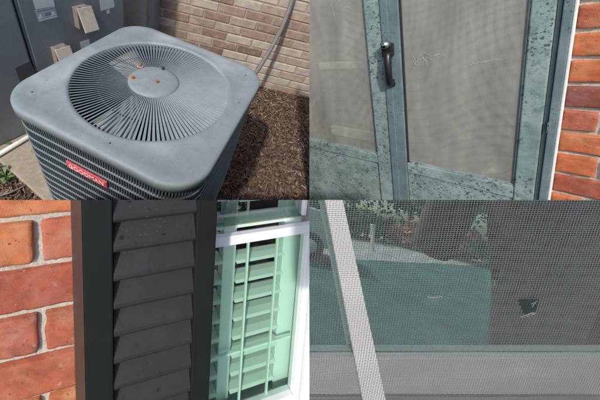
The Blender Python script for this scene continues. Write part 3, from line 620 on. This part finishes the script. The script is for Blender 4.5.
for (pts, top) in (([(246.5, 255), (240, 395)], 0), ([(275, 255), (267, 395)], 0)):
    u = F3.u(pts, wm); box('muntin', wn, M['mint'], u - 0.0022, u + 0.0022, gv0, mr0, wm - 0.004, wm + 0.003, 0.001)
for pts in ([(248, 210), (248, 230)], [(279, 210), (279, 228)]):
    u = F3.u(pts, wm - 0.022); box('muntin', wn, M['mint'], u - 0.0022, u + 0.0022, mr1, 0.40, wm - 0.028, wm - 0.022, 0.001)
for pts, ww in (([(230, 360), (290, 338)], 0.0025),):
    v = F3.v(pts, wm); box('muntin', wn, M['mint'], ul, gu1 - 0.0005, v - ww, v + ww, wm - 0.013, wm - 0.0065, 0.001)
v = F3.v([(230, 225), (290, 219)], wm - 0.03); box('muntin', wn, M['mint'], ul, gu1 + 0.003, v - 0.006, v + 0.006, wm - 0.036, wm - 0.0285, 0.001)
# plantation shutters indoors
WP = -0.085
ps = empty('plantation_shutter', F3.M, 'pale green looking louvred indoor shutters behind the window glass', 'shutter')
s0, s1, s2, s3, s4, s5 = [F3.u([(x, 270), (x - 5, 370)], WP + 0.02) for x in (223, 235.5, 237.5, 242, 281, 297)]
for a, b_ in ((s0, s1), (s4, s5)): box('stile', ps, M['mint'], a, b_, -0.75, 0.45, WP - 0.012, WP + 0.016, 0.002)
def slat(u0, u1):
    b = bmesh.new(); prof = [(-0.023, 0), (-0.017, 0.003), (0, 0.0045), (0.017, 0.003), (0.023, 0), (0.017, -0.003), (0, -0.0045), (-0.017, -0.003)]; t = math.radians(1)
    rows = [[b.verts.new((u, -x * math.sin(t) + y * math.cos(t), x * math.cos(t) + y * math.sin(t))) for x, y in prof] for u in (u0, u1)]
    for k in range(8): b.faces.new((rows[0][k], rows[0][(k + 1) % 8], rows[1][(k + 1) % 8], rows[1][k]))
    b.faces.new(rows[0]); b.faces.new(rows[1][::-1]); bmesh.ops.recalc_face_normals(b, faces=b.faces[:]); me = mesh(b); me.materials.append(M['mint']); return me
sA, sB, sC = slat(s0 - 0.30, s0 - 0.001), slat(s1 + 0.002, s4 - 0.001), None
v = 0.40
while v > -0.74:
    link('slat', sA, ps, Matrix.Translation((0, v + 0.006, WP))); link('slat', sB, ps, Matrix.Translation((0, v, WP))); v -= 0.047
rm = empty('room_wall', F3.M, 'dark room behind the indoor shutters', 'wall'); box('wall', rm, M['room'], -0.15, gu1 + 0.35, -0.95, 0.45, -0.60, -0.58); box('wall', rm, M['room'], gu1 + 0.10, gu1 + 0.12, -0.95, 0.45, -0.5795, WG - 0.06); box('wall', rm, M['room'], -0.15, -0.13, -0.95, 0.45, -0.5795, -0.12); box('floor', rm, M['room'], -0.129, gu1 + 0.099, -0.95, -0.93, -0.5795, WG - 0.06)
bpy.context.view_layer.update()
for rt in (w3, sh, wn, ps, rm): clip_tree(rt, CAM, EDGE_Y)

# ================================================================== lower right: window screen
a4 = math.radians(13.5); ca, sa_ = math.cos(a4), math.sin(a4)
R4 = [[1, 0, 0], [0, ca, -sa_], [0, sa_, ca]]
F4 = wall_frame(R4, (455, 300), 0.20)
def prism4(name, parent, m, pts, w0, w1, bev=0.0): return link(name, mesh(prism_bm([F4.uv(x, y, w1) for x, y in pts], w0, w1, bev)), parent, None, m)
wd4 = empty('window', F4.M, 'window with grey bottom rail and slanting white bar behind the torn screen', 'window')
WGL = -0.0122
gp_ = pane('glass_pane', wd4, M['glass4'], -0.14, 0.18, -0.16, 0.12, WGL)
def v4(y, w_): return F4.uv(455, y, w_)[1]
box('bottom_rail', wd4, M['sashgrey'], -0.14, 0.18, v4(394.5, -0.007), v4(358.5, -0.007), -0.0120, -0.007, 0.0006)
box('track', wd4, M['slate'], -0.14, 0.18, v4(397.5, -0.009), v4(394.5, -0.007) - 0.0002, -0.0120, -0.0095)
box('sill', wd4, M['sashgrey'], -0.14, 0.18, v4(425, -0.006), v4(397.5, -0.009) - 0.0002, -0.0120, -0.006, 0.0006)
prism4('muntin', wd4, M['muntin'], [(323.3, 190), (341, 190), (388.5, 412), (365, 412)], -0.0066, -0.0036, 0.0005)
cur = empty('backing', F4.M, 'dark teal and plum backing cloth added close behind the screened window', 'backing')  # cloth added as backing so the depth behind the glass isn't black
def backing_cloth(name, m, u0, u1, w_, sd):
    b = bmesh.new(); n = 60; rows = []
    for v in (-0.17, 0.14): rows.append([b.verts.new((u0 + (u1 - u0) * k / n, v, w_ + 0.004 * math.sin(k * 0.9 + sd) + 0.0025 * math.sin(k * 2.3))) for k in range(n + 1)])
    for k in range(n): b.faces.new((rows[0][k], rows[0][k + 1], rows[1][k + 1], rows[1][k]))
    return link(name, mesh(b), cur, None, m, True)
backing_cloth('cloth', M['backing'], -0.20, 0.02, -0.075, 0); backing_cloth('cloth', M['backing2'], 0.0, 0.30, -0.090, 1)
# woven wire screen
sc4 = empty('window_screen', F4.M, 'fine metal window screen with a small triangular tear', 'window screen')
PU, PV, WR = 0.00196, 0.00156, 0.000125
hole = [F4.uv(517, 298.5), F4.uv(534.5, 299), F4.uv(531, 310), F4.uv(523, 314.5)]
def in_poly(p, poly):
    c = False
    for i in range(len(poly)):
        (x0, y0), (x1, y1) = poly[i], poly[i - 1]
        if (y0 > p[1]) != (y1 > p[1]) and p[0] < (x1 - x0) * (p[1] - y0) / (y1 - y0) + x0: c = not c
    return c
tear = F4.uv(433, 294)
hc = F4.uv(526, 306)
def warp(u, v):
    du = 0.00035 * math.sin(v * 55 + u * 21) + 0.00025 * math.sin(u * 90 + v * 30); dv = 0.00030 * math.sin(u * 48 - v * 17) + 0.0002 * math.sin(v * 85 + u * 40)
    d2 = ((u - tear[0]) / 0.006) ** 2 + ((v - tear[1]) / 0.004) ** 2; dv -= 0.0022 * math.exp(-d2)
    r2 = ((u - hc[0]) ** 2 + (v - hc[1]) ** 2) / 0.010 ** 2; e = 0.0006 * math.exp(-r2); du += e * (u - hc[0]) / 0.006; dv += e * (v - hc[1]) / 0.006
    return u + du, v + dv, 0.0016 * math.sin(u * 14 + 1) * math.sin(v * 16 + 2)
ub, vb = (-0.126, 0.150), (-0.118, 0.094)
nu, nv = int((ub[1] - ub[0]) / PU), int((vb[1] - vb[0]) / PV)
b = bmesh.new()
def wire(pts):
    if len(pts) > 1: tube_bm(pts, WR, 5, b)
for vert in (True, False):
    for i in range(nu if vert else nv):
        cur_ = []
        for j in range(nv if vert else nu):
            u, v = (ub[0] + i * PU, vb[0] + j * PV) if vert else (ub[0] + j * PU, vb[0] + i * PV)
            q = warp(u, v); z = (0.00018 if (i + j) % 2 == 0 else -0.00018) * (1 if vert else -1)
            if in_poly((u, v), hole): wire(cur_); cur_ = []; continue
            cur_.append((q[0], q[1], q[2] + z))
        wire(cur_)
mw = link('wire_mesh', mesh(b), sc4, None, M['wire'], True); mw['kind'] = 'stuff'
b = bmesh.new()
for k in range(9):                                                    # broken ends curling out of the lower lip
    t = k / 8; u0 = hole[3][0] + (hole[2][0] - hole[3][0]) * t * 1.1 - 0.002 * (1 - t); v0 = hole[3][1] + (hole[2][1] - hole[3][1]) * t * 0.9 - 0.0008; l = rng.uniform(0.0008, 0.0022); lean = rng.uniform(-0.0008, 0.0012)
    tube_bm([(u0, v0 - 0.0022, 0.0003), (u0 + lean * .3, v0 - 0.0006, 0.0006), (u0 + lean, v0 + l * 0.5, 0.0014), (u0 + lean * 1.5, v0 + l, 0.0028)], 0.00013, 5, b)
for k in range(2):                                                    # cross wires pulled loose on the right side
    v0 = hole[1][1] - 0.0022 - k * 0.0021; u0 = hole[1][0] + 0.0004 - k * 0.0008; l = rng.uniform(0.0015, 0.0035)
    tube_bm([(u0 + 0.002, v0 + 0.0008, 0.0002), (u0, v0, 0.0006), (u0 - l, v0 - l * (0.3 + 0.25 * k), 0.0012 + 0.0006 * k)], 0.00010, 5, b)
for k in range(5):                                                    # the nick at the left
    u0 = tear[0] - 0.004 + k * 0.002; tube_bm([(u0, tear[1] - 0.0014 - 0.0006 * math.sin(k * .8), 0.0004), (u0 + 0.0018, tear[1] - 0.0018 - 0.0006 * math.sin(k * .8 + .8), 0.0012)], 0.0002, 5, b)
link('frayed_wires', mesh(b), sc4, None, M['wire_dark'])
bpy.context.view_layer.update()
for rt in (wd4, cur, sc4):
    clip_tree(rt, CAM, EDGE_X); bpy.context.view_layer.update(); clip_tree(rt, CAM, EDGE_Y)

# ================================================================== the street behind the camera, seen in the window glass
def mirror(px_, py_):
    o = F4.p(*F4.uv(px_, py_, WGL), WGL); r = ray(px_, py_).normalized(); r = r - F4.W * (2 * r.dot(F4.W)); return o, r
def mground(px_, py_, z=0.0):
    o, r = mirror(px_, py_); return o + r * ((z - o.z) / r.z)
def azdist(px_, d):
    o, r = mirror(px_, 230); h = Vector((r.x, r.y, 0)).normalized(); return Vector((o.x, o.y, 0)) + h * d
mid = azdist(400, 1.0) - azdist(400, 0.0); mid.z = 0; mid.normalize(); sd = Vector((-mid.y, mid.x, 0))
o0 = Vector((CAM.x, CAM.y, 0))
def strip(name, d0, d1, half, z, m):
    c = [o0 + mid * d0 - sd * half, o0 + mid * d1 - sd * half, o0 + mid * d1 + sd * half, o0 + mid * d0 + sd * half]; return sheet(name, [(q.x, q.y) for q in c], z, m)
strip('lawn', 0.9, 60, 60, 0.004, M['grass'])
def band(name, near, far, z, m):
    a, b_ = mground(*near[0]), mground(*near[1]); c, d_ = mground(*far[1]), mground(*far[0]); e = (b_ - a).normalized() * 6; g = (c - d_).normalized() * 6
    return sheet(name, [(q.x, q.y) for q in (a - e, b_ + e, c + g, d_ - g)], z, m)
band('driveway', ((320, 258), (440, 264)), ((320, 238), (440, 249)), 0.008, M['asphalt']); band('far_lawn', ((320, 237.9), (440, 248.9)), ((320, 221), (440, 239)), 0.0065, M['grass_far']); band('path', ((320, 231), (440, 244)), ((320, 228.5), (440, 242.5)), 0.009, M['path'])

# cream car parked on the driveway
def car(center, along, label):
    X = along.normalized(); Mx = Matrix(((X.x, -X.y, 0, center.x), (X.y, X.x, 0, center.y), (0, 0, 1, center.z), (0, 0, 0, 1)))
    rt = empty('parked_car', Mx, label, 'car')
    def side(pts, y0, y1, bev):
        b = prism_bm(pts, y0, y1, bev)
        for q in b.verts: q.co = Vector((q.co.x, -q.co.z, q.co.y))
        bmesh.ops.recalc_face_normals(b, faces=b.faces[:]); return mesh(b)
    link('body', side([(-2.2, 0.35), (2.2, 0.35), (2.25, 0.85), (2.12, 1.22), (1.1, 1.30), (0.6, 1.78), (-1.6, 1.80), (-2.05, 1.1), (-2.25, 0.9)], -0.88, 0.88, 0.06), rt, None, M['cream'], True)
    for y in (-0.885, 0.885):
        g = side([(0.95, 1.32), (0.56, 1.70), (-0.35, 1.70), (-0.35, 1.28)], -y - 0.004, -y + 0.004, 0); link('window', g, rt, None, M['carglass'])
        g = side([(-0.42, 1.28), (-0.42, 1.70), (-1.55, 1.70), (-1.75, 1.28)], -y - 0.004, -y + 0.004, 0); link('window', g, rt, None, M['carglass'])
        for x in (-1.4, 1.4):
            wl = link('wheel', mesh(lathe_bm([(0.0, -0.1), (0.28, -0.1), (0.34, -0.06), (0.34, 0.08), (0.28, 0.12), (0.0, 0.12)], 28)), rt, Matrix.Translation((x, y * 0.93, 0.34)) @ Matrix.Rotation(math.radians(90), 4, 'X'), M['tyre'], True)
            link('rim', mesh(lathe_bm([(0.0, -0.14), (0.17, -0.13), (0.2, 0.14), (0, 0.15)], 20)), wl, None, M['post'], True)
    for y in (-0.6, 0.6): link('headlight', mesh(box_bm(2.2, 2.27, y - 0.16, y + 0.16, 0.68, 0.84, 0.02)), rt, None, M['chrome'])
    return rt
sg = azdist(300, 10) - azdist(336, 10); sg.normalize()
cdir = sg if sg.dot(sd) > 0 else sg
car(azdist(340, 9.0) + cdir * 2.15, -cdir, 'cream car reflected at the left of the screened window')
pq = mground(372, 251); pb = box('post', None, M['post'], -0.06, 0.06, -0.06, 0.06, 0.0, 1.0, 0.01); pb.matrix_world = Matrix.Translation((pq.x, pq.y, 0)); pb.name = 'garden_post'
link('cap', mesh(box_bm(-0.08, 0.08, -0.08, 0.08, 1.002, 1.05, 0.01)), pb, None, M['post']); tag(pb, 'white garden post reflected in the screened window', 'post')
def foliage(r, h, n, leaf_, seed):
    g = random.Random(seed); b = bmesh.new(); cl = [(Vector((g.gauss(0, .42), g.gauss(0, .42), g.uniform(-.8, .9))), g.uniform(.3, .55)) for _ in range(16)]
    for _ in range(n):
        c, rr = g.choice(cl); d = Vector((g.gauss(0, 1), g.gauss(0, 1), g.gauss(0, 1))).normalized() * rr * g.uniform(.75, 1.05); p = c + d; p = Vector((p.x * r, p.y * r, h * (0.5 + p.z * 0.42)))
        if p.z < 0.02: p.z = g.uniform(.02, .2)
        x = Vector((g.gauss(0, 1), g.gauss(0, 1), g.gauss(0, 1))).normalized(); y = x.orthogonal().normalized(); l = leaf_ * g.uniform(.6, 1.3)
        b.faces.new([b.verts.new(p + q) for q in (x * l, y * l * .5, -x * l, -y * l * .5)])
    return mesh(b)
spec = [(318, 21, 1.6, 2.4), (340, 22, 1.7, 1.7), (362, 20.5, 1.5, 2.0), (384, 22, 1.8, 1.5), (404, 21, 1.2, 1.2), (424, 22.5, 1.6, 1.6), (444, 21, 1.5, 1.9), (462, 23, 1.6, 1.4), (490, 21, 1.9, 2.4)]
names = ['broad dark shrub mirrored behind the cream car', 'low shrub mirrored beside the slanting bar', 'round shrub mirrored left of the white post', 'low wide shrub mirrored right of the white post', 'small reddish flowering shrub mirrored mid window', 'green shrub mirrored between two reddish ones', 'reddish shrub mirrored near the dark figure', 'low shrub mirrored next to the dark figure', 'tall shrub mirrored behind the dark figure']
for k, ((px_, d, r, h), nm) in enumerate(zip(spec, names)):
    q = azdist(px_, d); o = link('shrub', foliage(r, h, 700, 0.16, k), None, Matrix.Translation((q.x, q.y, 0.0)), M['bush2'] if k in (4, 6) else M['bush']); tag(o, nm, 'shrub', 'shrubs across the lawn')
for k, (px_, d, r, h) in enumerate([(300, 34, 4.5, 9), (352, 38, 5, 11), (410, 36, 4.5, 9), (465, 40, 5, 12), (530, 33, 5, 10), (590, 36, 5, 11)]):
    q = azdist(px_, d); rt = empty('tree', Matrix.Translation((q.x, q.y, 0)), ['leafy tree far left in the window reflection', 'tall tree mirrored above the white post', 'leafy tree mirrored above the reddish shrub', 'tallest tree mirrored beside the dark figure', 'leafy tree mirrored behind the dark figure', 'leafy tree mirrored at the far right'][k], 'tree', 'trees beyond the lawn')
    link('trunk', mesh(tube_bm([(0, 0, 0), (0.1, 0, h * .25), (-0.05, 0.1, h * .5), (0, 0, h * .8)], [.28, .22, .16, .05], 10)), rt, None, M['bark'])
    link('crown', foliage(r, h * .8, 1500, 0.3, 40 + k), rt, Matrix.Translation((0, 0, h * .18)), M['bush'])
# the person taking the picture, seen only as a dark reflection
def person(base, face, label):
    a = math.atan2(face.y, face.x) - math.pi / 2
    Mx = Matrix.Translation(base) @ Matrix.Rotation(a, 4, 'Z') @ Matrix.Diagonal((1.12, 1.05, 1.05, 1))
    V_ = [(0, 0, .95), (0, 0, 1.12), (0, .02, 1.32), (0, .02, 1.47), (0, .03, 1.56), (-.09, 0, .90), (-.11, .02, .50), (-.11, -.02, .09), (-.12, .12, .04), (.09, 0, .90), (.11, .02, .50), (.11, -.02, .09), (.12, .12, .04), (-.19, .02, 1.43), (-.27, .06, 1.17), (-.12, .33, 1.50), (.19, .02, 1.43), (.27, .06, 1.17), (.12, .33, 1.50)]
    E_ = [(0, 1), (1, 2), (2, 3), (3, 4), (0, 5), (5, 6), (6, 7), (7, 8), (0, 9), (9, 10), (10, 11), (11, 12), (3, 13), (13, 14), (14, 15), (3, 16), (16, 17), (17, 18)]
    Rr = [.16, .15, .17, .11, .055, .10, .07, .05, .045, .10, .07, .05, .045, .075, .055, .04, .075, .055, .04]
    def skin(name, V, E, R, m, parent, rootv=0, sub=2):
        me = bpy.data.meshes.new(name); me.from_pydata(V, E, []); o = bpy.data.objects.new(name, me); COL.objects.link(o)
        md = o.modifiers.new('s', 'SKIN'); sv = me.skin_vertices[0].data if me.skin_vertices else None
        if sv is None:
            bm = bmesh.new(); bm.from_mesh(me); bm.verts.layers.skin.verify(); bm.to_mesh(me); bm.free(); sv = me.skin_vertices[0].data
        for i, r in enumerate(R): sv[i].radius = (r, r * (0.72 if i < 4 and name == 'body' else 1))
        sv[rootv].use_root = True; md.use_smooth_shade = True; su = o.modifiers.new('u', 'SUBSURF'); su.levels = su.render_levels = sub
        bpy.context.view_layer.update(); ev = bpy.data.meshes.new_from_object(o.evaluated_get(bpy.context.evaluated_depsgraph_get())); bpy.data.objects.remove(o)
        ev.materials.clear(); return link(name, ev, parent, None, m, True)
    rt = empty('person', Mx, label, 'person')
    skin('body', V_, E_, Rr, M['cloth'], rt)
    b = bmesh.new(); bmesh.ops.create_uvsphere(b, u_segments=24, v_segments=16, radius=1)
    for q in b.verts:
        x, y, z = q.co; q.co = Vector((x * .075 * (1 - .12 * max(0, -z)), y * .095, z * .118))
        if y > .8 and abs(x) < .25 and -.35 < z < .2: q.co.y += .018
    hd_ = link('head', mesh(b), rt, Matrix.Translation((0, .05, 1.66)), M['skin'], True)
    b = bmesh.new(); bmesh.ops.create_uvsphere(b, u_segments=24, v_segments=16, radius=1)
    for q in b.verts: q.co = Vector((q.co.x * .086, q.co.y * .104, q.co.z * .122))
    bmesh.ops.delete(b, geom=[q for q in b.verts if q.co.y > .035 and q.co.z < .075], context='VERTS')
    link('hair', mesh(b), hd_, Matrix.Translation((0, -.012, .012)), M['hair'], True)
    for s in (-1, 1):
        link('ear', mesh(lathe_bm([(0, .012), (.014, .010), (.018, 0), (.012, -.008), (0, -.01)], 12)), hd_, Matrix.Translation((s * .077, 0, -.005)) @ Matrix.Rotation(math.radians(90), 4, 'Y'), M['skin'], True)
        link('eye', mesh(lathe_bm([(0, .006), (.008, .004), (.011, 0), (0, -.004)], 12)), hd_, Matrix.Translation((s * .03, .088, .005)) @ Matrix.Rotation(math.radians(-90), 4, 'X'), M['carglass'], True)
        hx = s * .12
        Vh = [(hx, .32, 1.49), (hx - s * .01, .36, 1.53), (hx - s * .03, .39, 1.56)]; Eh = [(0, 1), (1, 2)]; Rh = [.034, .036, .034]
        for f in range(4):
            i = len(Vh); oz = (f - 1.5) * .02; ln = (.030, .036, .034, .026)[f]
            Vh += [(hx - s * .035, .40, 1.57 + oz), (hx - s * .055, .40 + ln * .8, 1.57 + oz), (hx - s * .085, .405 + ln, 1.57 + oz)]; Eh += [(2, i), (i, i + 1), (i + 1, i + 2)]; Rh += [.0095, .009, .008]
        i = len(Vh); Vh += [(hx - s * .02, .36, 1.57), (hx - s * .045, .37, 1.60)]; Eh += [(1, i), (i, i + 1)]; Rh += [.011, .0095]
        skin('hand', Vh, Eh, Rh, M['skin'], rt, 1, 1)
    return rt
mo, mr = mirror(572, 260); hz = Vector((mr.x, mr.y, 0)).normalized(); pbs = Vector((mo.x, mo.y, 0)) + hz * 0.95
person(pbs, -hz, 'person in dark clothes reflected at the right of the screened window')
